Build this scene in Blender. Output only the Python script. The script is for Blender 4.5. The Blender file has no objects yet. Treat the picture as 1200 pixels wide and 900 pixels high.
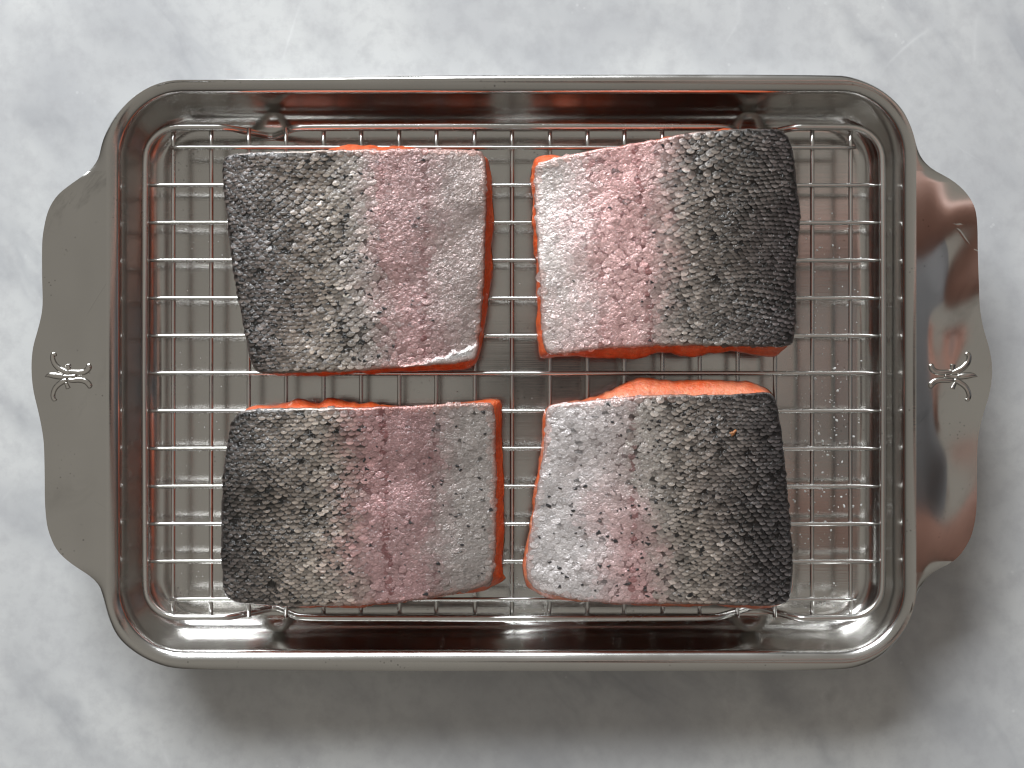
import bpy, math, random
import numpy as np
from mathutils import Vector

random.seed(7)
RNG = np.random.default_rng(11)
scene = bpy.context.scene
COL = scene.collection

# ------------------------------------------------------------------ camera
ZC = 0.479                    # lens height above the counter (m)
F = 1282.6                    # focal length in pixels of the 1200 px wide photograph
cam_d = bpy.data.cameras.new("camera")
cam = bpy.data.objects.new("camera", cam_d)
COL.objects.link(cam)
cam.location = (0, 0, ZC)
cam.rotation_euler = (0, 0, 0)
cam_d.sensor_width = 36.0
cam_d.lens = 36.0 * F / 1200.0
cam_d.clip_start = 0.01
cam_d.clip_end = 50
scene.camera = cam

# ------------------------------------------------------------------ light
world = bpy.data.worlds.new("World")
scene.world = world
world.use_nodes = True
wbg = world.node_tree.nodes["Background"]
# a dim kitchen: tan ceiling overhead, darker walls and furniture towards the horizon
_t = world.node_tree
_tc = _t.nodes.new("ShaderNodeTexCoord"); _sx = _t.nodes.new("ShaderNodeSeparateXYZ"); _rp = _t.nodes.new("ShaderNodeValToRGB")
_t.links.new(_tc.outputs["Generated"], _sx.inputs[0]); _t.links.new(_sx.outputs["Z"], _rp.inputs[0]); _t.links.new(_rp.outputs[0], wbg.inputs[0])
for _i, (_p, _c) in enumerate([(0.0, (.053, .048, .042)), (.30, (.094, .087, .077)), (.55, (.232, .217, .194)), (1.0, (.335, .316, .284))]):
    _e = _rp.color_ramp.elements[_i] if _i < 2 else _rp.color_ramp.elements.new(_p)
    _e.position = _p; _e.color = (*_c, 1)
wbg.inputs[1].default_value = 1.0

def area(name, loc, target, sx, sy, power, color):
    d = bpy.data.lights.new(name, 'AREA')
    d.shape = 'RECTANGLE'; d.size = sx; d.size_y = sy
    d.energy = power; d.color = color
    o = bpy.data.objects.new(name, d); COL.objects.link(o)
    o.location = loc
    o.rotation_euler = (Vector(target) - Vector(loc)).to_track_quat('-Z', 'Y').to_euler()
    return o
area("window_light", (-.80, 1.92, 1.08), (0, 0, 0.0), 1.60, 1.00, 94.0, (0.95, 0.985, 1.02))

vs = scene.view_settings
scene.display_settings.display_device = 'sRGB'
vs.view_transform = 'Standard'; vs.look = 'None'; vs.exposure = 0.0; vs.gamma = 1.0
vs.use_curve_mapping = False
scene.render.engine = 'CYCLES'
scene.cycles.use_denoising = True
scene.cycles.denoising_prefilter = 'ACCURATE'
scene.cycles.filter_width = 1.2
scene.cycles.max_bounces = 10
scene.cycles.glossy_bounces = 8
scene.cycles.caustics_reflective = True
scene.cycles.sample_clamp_indirect = 6.0

# ------------------------------------------------------------------ helpers
def p2w(px, py, z):
    """a point measured in the photograph, at the known height z, in metres"""
    k = (ZC - z) / F
    return ((px - 600.0) * k, (450.0 - py) * k)

def P2W(a, z):
    a = np.asarray(a, float)
    k = (ZC - z) / F
    return np.stack([(a[..., 0] - 600.0) * k, (450.0 - a[..., 1]) * k], -1)

def mesh_obj(name, verts, faces, mat, parent=None, smooth=True):
    me = bpy.data.meshes.new(name)
    verts = np.asarray(verts, np.float32)
    if isinstance(faces, np.ndarray):
        n, k = faces.shape
        me.vertices.add(len(verts)); me.vertices.foreach_set("co", verts.ravel())
        me.loops.add(n * k); me.loops.foreach_set("vertex_index", faces.astype(np.int32).ravel())
        me.polygons.add(n)
        me.polygons.foreach_set("loop_start", np.arange(0, n * k, k, dtype=np.int32))
        me.polygons.foreach_set("loop_total", np.full(n, k, np.int32))
        me.update(calc_edges=True); me.validate()
    else:
        me.from_pydata([tuple(map(float, v)) for v in verts], [], faces)
        me.update()
    if smooth:
        me.polygons.foreach_set("use_smooth", np.ones(len(me.polygons), bool))
    if mat is not None:
        me.materials.append(mat)
    o = bpy.data.objects.new(name, me)
    COL.objects.link(o)
    if parent is not None:
        o.parent = parent
    return o

def set_col(o, cols, name="pigment", alpha=None):
    a = o.data.color_attributes.new(name, 'FLOAT_COLOR', 'POINT')
    c = np.ones((len(cols), 4), np.float32); c[:, :3] = np.clip(cols, 0, 1)
    if alpha is not None: c[:, 3] = alpha
    a.data.foreach_set("color", c.ravel())

def tag(o, label=None, cat=None, group=None, kind=None):
    if label: o["label"] = label
    if cat: o["category"] = cat
    if group: o["group"] = group
    if kind: o["kind"] = kind
    return o

def empty(name, loc=(0, 0, 0)):
    o = bpy.data.objects.new(name, None); COL.objects.link(o)
    o.location = loc; o.empty_display_size = 0.01
    return o

def hash2(ix, iy, seed):
    h = (ix.astype(np.int64) * 374761393 + iy.astype(np.int64) * 668265263 + seed * 1442695041) & 0xffffffff
    h = ((h ^ (h >> 13)) * 1274126177) & 0xffffffff
    h = h ^ (h >> 16)
    return (h & 0xffff) / 65535.0

def vnoise(x, y, seed=0):
    x = np.asarray(x, float); y = np.asarray(y, float)
    ix = np.floor(x); iy = np.floor(y)
    fx = x - ix; fy = y - iy
    fx = fx * fx * (3 - 2 * fx); fy = fy * fy * (3 - 2 * fy)
    a = hash2(ix, iy, seed); b = hash2(ix + 1, iy, seed)
    c = hash2(ix, iy + 1, seed); d = hash2(ix + 1, iy + 1, seed)
    return (a * (1 - fx) + b * fx) * (1 - fy) + (c * (1 - fx) + d * fx) * fy

def fbm(x, y, seed=0, oct=4):
    s = 0; a = .5; t = 0
    for i in range(oct):
        s = s + a * vnoise(x * 2 ** i + 17.3 * i, y * 2 ** i - 9.1 * i, seed + i); t += a; a *= .5
    return s / t

def sstep(a, b, x):
    t = np.clip((x - a) / (b - a), 0, 1)
    return t * t * (3 - 2 * t)

def catmull(pts, n, closed=False):
    """n points along a centripetal-free Catmull-Rom curve through pts, evenly by arc length"""
    p = np.asarray(pts, float)
    if closed:
        q = np.vstack([p[-1], p, p[0], p[1]]); m = len(p)
    else:
        q = np.vstack([2 * p[0] - p[1], p, 2 * p[-1] - p[-2]]); m = len(p) - 1
    out = []
    for i in range(m):
        p0, p1, p2, p3 = q[i], q[i + 1], q[i + 2], q[i + 3]
        for t in np.linspace(0, 1, 16, endpoint=False):
            out.append(.5 * (2 * p1 + (p2 - p0) * t + (2 * p0 - 5 * p1 + 4 * p2 - p3) * t * t + (3 * p1 - p0 - 3 * p2 + p3) * t ** 3))
    if not closed: out.append(p[-1])
    else: out.append(out[0])
    out = np.array(out)
    s = np.concatenate([[0], np.cumsum(np.linalg.norm(np.diff(out, axis=0), axis=1))])
    u = np.linspace(0, s[-1], n + 1)[:-1] if closed else np.linspace(0, s[-1], n)
    return np.stack([np.interp(u, s, out[:, k]) for k in range(out.shape[1])], -1)

def tube(path, rad, seg=10, closed=False, cap=True, squash=1.0):
    p = np.asarray(path, float); n = len(p)
    rad = np.broadcast_to(np.asarray(rad, float), (n,))
    if closed: t = np.roll(p, -1, 0) - np.roll(p, 1, 0)
    else: t = np.gradient(p, axis=0)
    t /= np.linalg.norm(t, axis=1)[:, None] + 1e-12
    up = np.array([0, 0, 1.0])
    if np.abs(t[:, 2]).max() > .95: up = np.array([0.3, .9, .1]); up /= np.linalg.norm(up)
    s = np.cross(t, up); s /= np.linalg.norm(s, axis=1)[:, None] + 1e-12
    b = np.cross(s, t)
    a = np.linspace(0, 2 * np.pi, seg, endpoint=False)
    v = p[:, None] + rad[:, None, None] * (np.cos(a)[None, :, None] * s[:, None] + squash * np.sin(a)[None, :, None] * b[:, None])
    V = v.reshape(-1, 3); f = []
    m = n if closed else n - 1
    for i in range(m):
        j = (i + 1) % n
        for k in range(seg):
            l = (k + 1) % seg
            f.append((i * seg + k, i * seg + l, j * seg + l, j * seg + k))
    if cap and not closed:
        f.append(tuple(range(seg))[::-1]); f.append(tuple((n - 1) * seg + k for k in range(seg)))
    return V, f

def bake(o, angle=40):
    """apply the modifiers and keep folded edges crisp"""
    dg = bpy.context.evaluated_depsgraph_get(); dg.update()
    me = bpy.data.meshes.new_from_object(o.evaluated_get(dg))
    o.modifiers.clear(); o.data = me; me.name = o.name
    me.set_sharp_from_angle(angle=math.radians(angle))

def join(parts):
    V = []; Fc = []; o = 0
    for v, f in parts:
        V.append(v); Fc += [tuple(i + o for i in q) for q in f]; o += len(v)
    return np.vstack(V), Fc

# ------------------------------------------------------------------ materials
class NT:
    def __init__(self, name):
        self.m = bpy.data.materials.new(name); self.m.use_nodes = True
        self.t = self.m.node_tree
        self.b = self.t.nodes["Principled BSDF"]
    def n(self, typ, **kw):
        o = self.t.nodes.new(typ)
        for k, v in kw.items():
            if k in o.inputs.keys(): o.inputs[k].default_value = v
            else: setattr(o, k, v)
        return o
    def l(self, a, b): self.t.links.new(a, b)
    def coords(self, scale=(1, 1, 1), rot=0.0):
        tc = self.n("ShaderNodeTexCoord"); v = tc.outputs["Object"]
        for sc, ro in (((1, 1, 1), rot), (scale, 0.0)):
            mp = self.n("ShaderNodeMapping")
            mp.inputs["Scale"].default_value = sc; mp.inputs["Rotation"].default_value = (0, 0, ro)
            self.l(v, mp.inputs["Vector"]); v = mp.outputs[0]
        return v
    def noise(self, vec, scale, detail=4, rough=.55, dist=0.0):
        o = self.n("ShaderNodeTexNoise")
        o.inputs["Scale"].default_value = scale; o.inputs["Detail"].default_value = detail
        o.inputs["Roughness"].default_value = rough; o.inputs["Distortion"].default_value = dist
        self.l(vec, o.inputs["Vector"]); return o.outputs["Fac"]
    def ramp(self, fac, stops):
        o = self.n("ShaderNodeValToRGB"); e = o.color_ramp.elements
        while len(e) < len(stops): e.new(.5)
        for x, (pos, c) in zip(e, stops):
            x.position = pos; x.color = (c, c, c, 1) if not hasattr(c, '__len__') else (*c, 1)
        self.l(fac, o.inputs[0]); return o.outputs[0]
    def math(self, op, a, b=None, clamp=False):
        o = self.n("ShaderNodeMath", operation=op); o.use_clamp = clamp
        for i, x in enumerate((a, b)):
            if x is None: continue
            if isinstance(x, (int, float)): o.inputs[i].default_value = x
            else: self.l(x, o.inputs[i])
        return o.outputs[0]
    def mix(self, fac, a, b, mode='MIX'):
        o = self.n("ShaderNodeMix", data_type='RGBA', blend_type=mode)
        for i, x in ((0, fac), (6, a), (7, b)):
            if isinstance(x, (int, float)): o.inputs[i].default_value = x
            elif isinstance(x, tuple): o.inputs[i].default_value = (*x, 1)
            else: self.l(x, o.inputs[i])
        return o.outputs[2]
    def bump(self, h, strength, dist, normal=None):
        o = self.n("ShaderNodeBump"); o.inputs["Strength"].default_value = strength
        o.inputs["Distance"].default_value = dist
        self.l(h, o.inputs["Height"])
        if normal is not None: self.l(normal, o.inputs["Normal"])
        return o.outputs[0]

def m_marble():
    k = NT("marble"); b = k.b
    v = k.coords()
    vr = k.coords((1.0, 1.9, 1), math.radians(48))
    big = k.ramp(k.noise(vr, 8.0, 3, .5, .7), [(.30, 0.0), (.62, 1.0)])
    vein = k.math('ABSOLUTE', k.math('SUBTRACT', k.noise(vr, 6.0, 5, .58, .6), .5))
    veinm = k.ramp(vein, [(.0, 1.0), (.03, .4), (.09, 0.0)])
    vmask = k.ramp(k.noise(v, 5.0, 3, .5), [(.48, 0.0), (.70, 1.0)])
    # grey smudges that follow the grain of the stone: (pixel in the photo, angle, half length, half width in m, depth)
    sm = None
    for px, py, ang, la, lb, dep in ((14,480,-38,.042,.012,.55),(58,140,-42,.020,.007,.5),(70,835,-48,.050,.011,.75),(150,800,-40,.030,.010,.35),(915,815,-52,.030,.012,.65),(960,870,-48,.03,.008,.5),(1040,120,-45,.03,.012,.28),(1010,40,-50,.034,.006,.45),(120,35,-50,.024,.016,.35),(1175,300,-60,.03,.012,.25),(905,60,-30,.012,.006,.3),(520,870,-45,.03,.012,.35),(380,50,-40,.03,.01,.2),(1100,830,-45,.035,.012,.5),(30,600,-50,.03,.012,.3)):
        x, y = p2w(px, py, 0.0)
        mp = k.n("ShaderNodeMapping", vector_type='TEXTURE')
        mp.inputs["Location"].default_value = (x, y, 0); mp.inputs["Rotation"].default_value = (0, 0, math.radians(ang)); mp.inputs["Scale"].default_value = (la, lb, 1)
        wob = k.n("ShaderNodeTexNoise"); wob.inputs["Scale"].default_value = 38; wob.inputs["Detail"].default_value = 4; k.l(v, wob.inputs["Vector"])
        ad = k.n("ShaderNodeVectorMath", operation='MULTIPLY_ADD'); k.l(wob.outputs["Color"], ad.inputs[0]); ad.inputs[1].default_value = (.028, .028, 0); k.l(v, ad.inputs[2])
        sb = k.n("ShaderNodeVectorMath", operation='SUBTRACT'); k.l(ad.outputs[0], sb.inputs[0]); sb.inputs[1].default_value = (.014, .014, 0)
        k.l(sb.outputs[0], mp.inputs["Vector"])
        g = k.n("ShaderNodeTexGradient", gradient_type='SPHERICAL'); k.l(mp.outputs[0], g.inputs[0])
        q = k.math('MULTIPLY', k.math('POWER', g.outputs["Fac"], 1.3), dep)
        sm = q if sm is None else k.math('MAXIMUM', sm, q)
    sm = k.math('MULTIPLY', sm, k.ramp(k.noise(vr, 60, 4, .6), [(.3, .45), (.65, 1.0)]))
    fine = k.noise(v, 120, 5, .65)
    c = k.mix(big, (0.50, 0.51, 0.525), (0.665, 0.675, 0.672))
    c = k.mix(k.math('MULTIPLY', veinm, k.math('MULTIPLY', vmask, .50)), c, (0.26, 0.275, 0.31))
    c = k.mix(sm, c, (0.30, 0.31, 0.335))
    c = k.mix(k.ramp(fine, [(.33, .30), (.56, 0.0)]), c, (0.38, 0.38, 0.40))
    # pale etch marks and hairline scratches
    def scratches(scale, rot, stretch, w, mlo):
        vv = k.coords((1, stretch, 1), rot)
        o = k.n("ShaderNodeTexVoronoi", feature='DISTANCE_TO_EDGE'); o.inputs["Scale"].default_value = scale
        wob = k.n("ShaderNodeTexNoise"); wob.inputs["Scale"].default_value = 14
        k.l(vv, wob.inputs["Vector"])
        add = k.n("ShaderNodeVectorMath", operation='MULTIPLY_ADD')
        k.l(wob.outputs["Color"], add.inputs[0]); add.inputs[1].default_value = (.03, .03, 0); k.l(vv, add.inputs[2])
        k.l(add.outputs[0], o.inputs["Vector"])
        line = k.ramp(o.outputs["Distance"], [(.0, 1.0), (w, 0.0)])
        msk = k.ramp(k.noise(vv, 22, 3, .6), [(mlo, 0.0), (mlo + .08, 1.0)])
        return k.math('MULTIPLY', line, msk)
    s = k.math('MAXIMUM', scratches(9, .5, .35, .006, .56), scratches(17, 2.1, .3, .008, .60))
    vo = k.n("ShaderNodeTexVoronoi", feature='F1'); vo.inputs["Scale"].default_value = 260; k.l(v, vo.inputs["Vector"])
    spk = k.math('MULTIPLY', k.ramp(vo.outputs["Distance"], [(.10, 1.0), (.22, 0.0)]),
                 k.ramp(k.noise(v, 34, 2, .5), [(.62, 0.0), (.68, 1.0)]))
    vd = k.n("ShaderNodeTexVoronoi", feature='F1'); vd.inputs["Scale"].default_value = 34; k.l(v, vd.inputs["Vector"])
    dpt = k.math('MULTIPLY', k.ramp(vd.outputs["Distance"], [(.03, 1.0), (.12, 0.0)]),
                 k.ramp(k.noise(v, 9, 2, .5), [(.52, 0.0), (.6, 1.0)]))
    c = k.mix(k.math('MULTIPLY', dpt, .28), c, (0.22, 0.22, 0.23))
    marks = k.math('MAXIMUM', s, spk)
    c = k.mix(k.math('MULTIPLY', marks, .26), c, (0.86, 0.87, 0.87))
    k.l(c, b.inputs["Base Color"])
    r = k.ramp(k.noise(v, 30, 4, .6), [(.3, .32), (.7, .46)])
    k.l(k.mix(marks, r, (.7, .7, .7)), b.inputs["Roughness"])
    b.inputs["Specular IOR Level"].default_value = .35
    b.inputs["Subsurface Weight"].default_value = 0.0
    k.l(k.bump(k.noise(v, 300, 3, .6), .05, .0005), b.inputs["Normal"])
    return k.m

def m_steel(name, base=(0.60, 0.59, 0.57), rough=(.10, .22), brushed=0.0, aniso=0.0, scratch=0.0):
    k = NT(name); b = k.b
    v = k.coords()
    b.inputs["Metallic"].default_value = 1.0
    smu = k.noise(v, 26, 5, .62, .4)
    k.l(k.ramp(smu, [(.3, rough[0]), (.72, rough[1])]), b.inputs["Roughness"])
    stain = k.ramp(k.noise(v, 9, 5, .6, .6), [(.35, 1.0), (.75, .90)])
    c = k.mix(1.0, base, stain, 'MULTIPLY')
    # water spots
    vo = k.n("ShaderNodeTexVoronoi", feature='F1'); vo.inputs["Scale"].default_value = 420; k.l(v, vo.inputs["Vector"])
    dots = k.math('MULTIPLY', k.ramp(vo.outputs["Distance"], [(.12, 1.0), (.2, 0.0)]),
                  k.ramp(k.noise(v, 60, 2, .5), [(.58, 0.0), (.64, 1.0)]))
    c = k.mix(k.math('MULTIPLY', dots, .45), c, (0.12, 0.11, 0.10))
    if scratch:
        sg = k.math('MULTIPLY', k.ramp(k.noise(k.coords((1, .35, 1), .5), 55, 5, .65, .8), [(.52, 0.0), (.66, 1.0)]), k.ramp(k.noise(v, 18, 2, .5), [(.5, 0.0), (.65, 1.0)]))
        c = k.mix(k.math('MULTIPLY', sg, .48), c, (.20, .195, .19))
    k.l(c, b.inputs["Base Color"])
    nrm = None
    if brushed:
        vb = k.coords((8, 900, 100))
        nrm = k.bump(k.noise(vb, 2.0, 3, .6), brushed, .0004)
    wav = k.noise(v, 14, 2, .5)
    nrm = k.bump(wav, .10, .004, nrm) if nrm is not None else k.bump(wav, .10, .004)
    if scratch:
        def scr(rot, st, sc):
            vs_ = k.coords((1, st, 1), rot)
            o = k.n("ShaderNodeTexVoronoi", feature='DISTANCE_TO_EDGE'); o.inputs["Scale"].default_value = sc
            k.l(vs_, o.inputs["Vector"])
            ln = k.ramp(o.outputs["Distance"], [(.0, 1.0), (.012, 0.0)])
            return k.math('MULTIPLY', ln, k.ramp(k.noise(vs_, 60, 3, .6), [(.58, 0.0), (.64, 1.0)]))
        nrm = k.bump(k.math('MAXIMUM', scr(.4, .2, 40), scr(1.9, .25, 55)), scratch, -.0003, nrm)
    k.l(nrm, b.inputs["Normal"])
    if aniso:
        b.inputs["Anisotropic"].default_value = aniso
        tg = k.n("ShaderNodeTangent", direction_type='UV_MAP'); tg.uv_map = "UVMap"
        k.l(tg.outputs[0], b.inputs["Tangent"])
    return k.m

def m_skin(name, scales=True):
    k = NT(name); b = k.b
    v = k.coords()
    at = k.n("ShaderNodeAttribute", attribute_name="pigment")
    n1 = k.noise(v, 1100, 4, .65)
    c = k.mix(1.0, at.outputs["Color"], k.ramp(n1, [(.25, .74), (.75, 1.24)]), 'MULTIPLY')
    k.l(c, b.inputs["Base Color"])
    b.inputs["Metallic"].default_value = .42
    k.l(k.ramp(k.noise(v, 420, 3, .6), [(.3, .22), (.7, .34)]), b.inputs["Roughness"])
    b.inputs["Specular IOR Level"].default_value = .55
    b.inputs["Coat Weight"].default_value = .85; b.inputs["Coat Roughness"].default_value = .05; b.inputs["Coat IOR"].default_value = 1.5
    nb = k.bump(k.noise(v, 1300, 3, .6), .35, .0003)
    film = k.math('MULTIPLY', k.noise(v, 760, 4, .6, 1.2), k.math('ADD', k.math('MULTIPLY', at.outputs["Alpha"], .85), .04))
    nb = k.bump(film, .50, .0010, nb)
    k.l(nb, b.inputs["Normal"])
    wet = k.bump(k.noise(v, 820, 2, .5, .5), .9, .0009)       # the wet slime film glints on its own ripples
    k.l(wet, b.inputs["Coat Normal"])
    return k.m

def m_flesh():
    k = NT("flesh"); b = k.b
    v = k.coords()
    at = k.n("ShaderNodeAttribute", attribute_name="pigment")
    vs_ = k.coords((1, 1, 3))
    n = k.noise(vs_, 160, 5, .6, .5)
    c = k.mix(1.0, at.outputs["Color"], k.ramp(n, [(.25, .72), (.75, 1.25)]), 'MULTIPLY')
    wv = k.n("ShaderNodeTexWave", wave_type='BANDS', bands_direction='X')
    wv.inputs["Scale"].default_value = 60; wv.inputs["Distortion"].default_value = 6; wv.inputs["Detail"].default_value = 3
    wv.inputs["Detail Scale"].default_value = 30
    k.l(v, wv.inputs["Vector"])
    c = k.mix(k.math('MULTIPLY', k.ramp(wv.outputs["Fac"], [(.82, 0.0), (.97, 1.0)]), .35), c, (0.85, 0.33, 0.16))
    k.l(c, b.inputs["Base Color"])
    b.inputs["Roughness"].default_value = .32
    b.inputs["Subsurface Weight"].default_value = .35
    b.inputs["Subsurface Radius"].default_value = (.5, .14, .06)
    b.inputs["Subsurface Scale"].default_value = .008
    b.inputs["Coat Weight"].default_value = .35; b.inputs["Coat Roughness"].default_value = .12
    nb = k.bump(k.noise(v, 600, 4, .6), .7, .0014)
    k.l(nb, b.inputs["Normal"])
    return k.m

def m_plain(name, col, rough=.5, spec=.5):
    k = NT(name); b = k.b
    v = k.coords()
    k.l(k.mix(1.0, col, k.ramp(k.noise(v, 40, 4, .6), [(.3, .85), (.7, 1.1)]), 'MULTIPLY'), b.inputs["Base Color"])
    b.inputs["Roughness"].default_value = rough; b.inputs["Specular IOR Level"].default_value = spec
    return k.m

M_MARBLE = m_marble()
M_BODY = m_steel("tray_steel", rough=(.15, .23), brushed=.06, aniso=.5)
M_HANDLE = m_steel("handle_steel", rough=(.07, .14), scratch=.25)
M_EMB = m_steel("emblem_steel", base=(.64, .62, .59), rough=(.15, .2))
M_WIRE = m_steel("rack_steel", base=(.70, .69, .67), rough=(.20, .30))
M_FLESH = m_flesh()
M_SKIN = m_skin("fish_skin")
M_SALT = m_plain("salt", (.82, .82, .80), .45)

# ------------------------------------------------------------------ the counter
def counter():
    n = 24; s = 1.0
    g = np.linspace(-s, s, n + 1)
    X, Y = np.meshgrid(np.linspace(-s, .37, n + 1), g, indexing='ij')
    V = np.stack([X, Y, np.zeros_like(X)], -1).reshape(-1, 3)
    i, j = np.meshgrid(np.arange(n), np.arange(n), indexing='ij')
    a = (i * (n + 1) + j).ravel()
    Fc = np.stack([a, a + n + 1, a + n + 2, a + 1], -1)
    # front and side edges of the slab
    o = mesh_obj("countertop", V, Fc, M_MARBLE)
    sol = o.modifiers.new("slab", 'SOLIDIFY'); sol.thickness = .03; sol.offset = -1
    return tag(o, kind="structure")
counter()

# ------------------------------------------------------------------ the tray
RIM = 0.029
TCX, TCY = p2w(599.3, 435.5, RIM)
HX, HY, RC = 0.1620, 0.1155, 0.0265
NCOR, NSX, NSY = 22, 70, 110

def rrect(hx, hy, r, fr):
    """points of a rounded rectangle at structural parameters fr=(segment, fraction), counter-clockwise from the right side"""
    seg = fr[:, 0].astype(int); t = fr[:, 1]
    out = np.zeros((len(fr), 2))
    cx, cy = hx - r, hy - r
    for s in range(8):
        m = seg == s; u = t[m]
        if s == 0: p = np.stack([np.full_like(u, hx), -cy + 2 * cy * u], -1)
        elif s == 2: p = np.stack([cx - 2 * cx * u, np.full_like(u, hy)], -1)
        elif s == 4: p = np.stack([np.full_like(u, -hx), cy - 2 * cy * u], -1)
        elif s == 6: p = np.stack([-cx + 2 * cx * u, np.full_like(u, -hy)], -1)
        else:
            c = {1: (cx, cy, 0), 3: (-cx, cy, 90), 5: (-cx, -cy, 180), 7: (cx, -cy, 270)}[s]
            a = np.radians(c[2] + 90 * u)
            p = np.stack([c[0] + r * np.cos(a), c[1] + r * np.sin(a)], -1)
        out[m] = p
    return out

FR = []
for s in range(8):
    n = NCOR if s % 2 else (NSY if s in (0, 4) else NSX)
    FR += [(s, i / n) for i in range(n)]
FR = np.array(FR)

OUTL = [(130,135.5),(137,132),(125,152),(119,167),(114,187),(102,202),(82,217),(67,230),(57,247),(52,267),(50,285),(50,325),(50,360),(45,385),(39,407),(37,432),(39,457),(45,482),(49,500),(52,520),(53,552),(53,585),(54,602),(57,622),(67,645),(85,662),(105,675),(116,687),(121,702),(126,722),(138,747),(158,765),(181,777),(212,784),(300,786),(450,787),(600,787),(750,787),(907,786.5),(986,784.5),(1013,779),(1037,766),(1056,745),(1067,724),(1073,702),(1081,685),(1092,672),(1108,663),(1121,654),(1131,640),(1138,624),(1142,600),(1143,570),(1143,547),(1144,512),(1149,485),(1156,460),(1159,432),(1156,407),(1150,385),(1146,360),(1145,330),(1144,295),(1143,263),(1139,241),(1128,223),(1112,209),(1094,198.5),(1081,186),(1074,169),(1069,151),(1059,129),(1043,112),(1024,99.5),(1000,90.5),(979,88),(880,87),(740,87),(600,87.5),(450,89),(300,92),(240,94),(190,97),(160,110.5)]
OUTL = OUTL[2:]                      # closed, anticlockwise in the picture
OUTL.append((137,132))
outl = P2W(np.array(OUTL), RIM) - np.array([TCX, TCY])
outl = catmull(outl, 2400, closed=True)
def outline_at(base, center_dirs):
    """outline points paired with the rim loop so that rows run square to the rim"""
    d = np.zeros(len(base))
    for i, (b, nrm) in enumerate(zip(base, center_dirs)):
        q = outl - b
        along = q @ nrm; across = np.abs(q @ np.array([-nrm[1], nrm[0]]))
        m = (along > -.004) & (along < .05)
        if not m.any(): d[i] = .005; continue
        idx = np.where(m)[0]; j = idx[np.argmin(across[idx] + 1e-3 * along[idx])]
        d[i] = along[j]
    return d
base3 = rrect(HX + .0045, HY + .0045, RC + .0045, FR)
tan3 = np.roll(base3, -1, 0) - np.roll(base3, 1, 0)
nrm3 = np.stack([tan3[:, 1], -tan3[:, 0]], -1); nrm3 /= np.linalg.norm(nrm3, axis=1)[:, None]
ext = outline_at(base3, nrm3)
for _ in range(2): ext = (np.roll(ext, 1) + 2 * ext + np.roll(ext, -1)) / 4

PROF = [(.0045, .0290), (.0037, .02886), (.0028, .0285), (.0018, .02795), (.0008, .0273), (.0001, .0264), (-.0003, .0252), (-.0006, .0236), (-.0012, .02055), (-.0018, .0175), (-.0024, .01445), (-.0030, .0114),
        (-.0036, .0090), (-.0045, .0070), (-.0059, .0051), (-.0076, .0037), (-.0092, .0029), (-.0104, .00255)]
prof = catmull(PROF, 44)

def handle_z(side, s, y):
    """height of the rim plate s metres outside the rim loop; y along the side"""
    if side > 0:    # the right handle is bent up slightly and dished
        t = np.clip(s - .0035, 0, None)
        return RIM + TILT_R * t + BOW_R * t * t + .00034 * np.sin(y * 68 + s * 75 + .6) * sstep(.003, .014, s) + .00016 * np.sin(y * 150 - s * 120) * sstep(.004, .016, s)
    t = np.clip(s - .003, 0, None)
    return RIM + .012 * t + .00026 * np.sin(y * 64 + s * 130 + 1.0) * sstep(.003, .014, s) + .00010 * np.sin(y * 170 - s * 200) * sstep(.003, .014, s)
TILT_R, BOW_R = 0.0, 4.2

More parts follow.
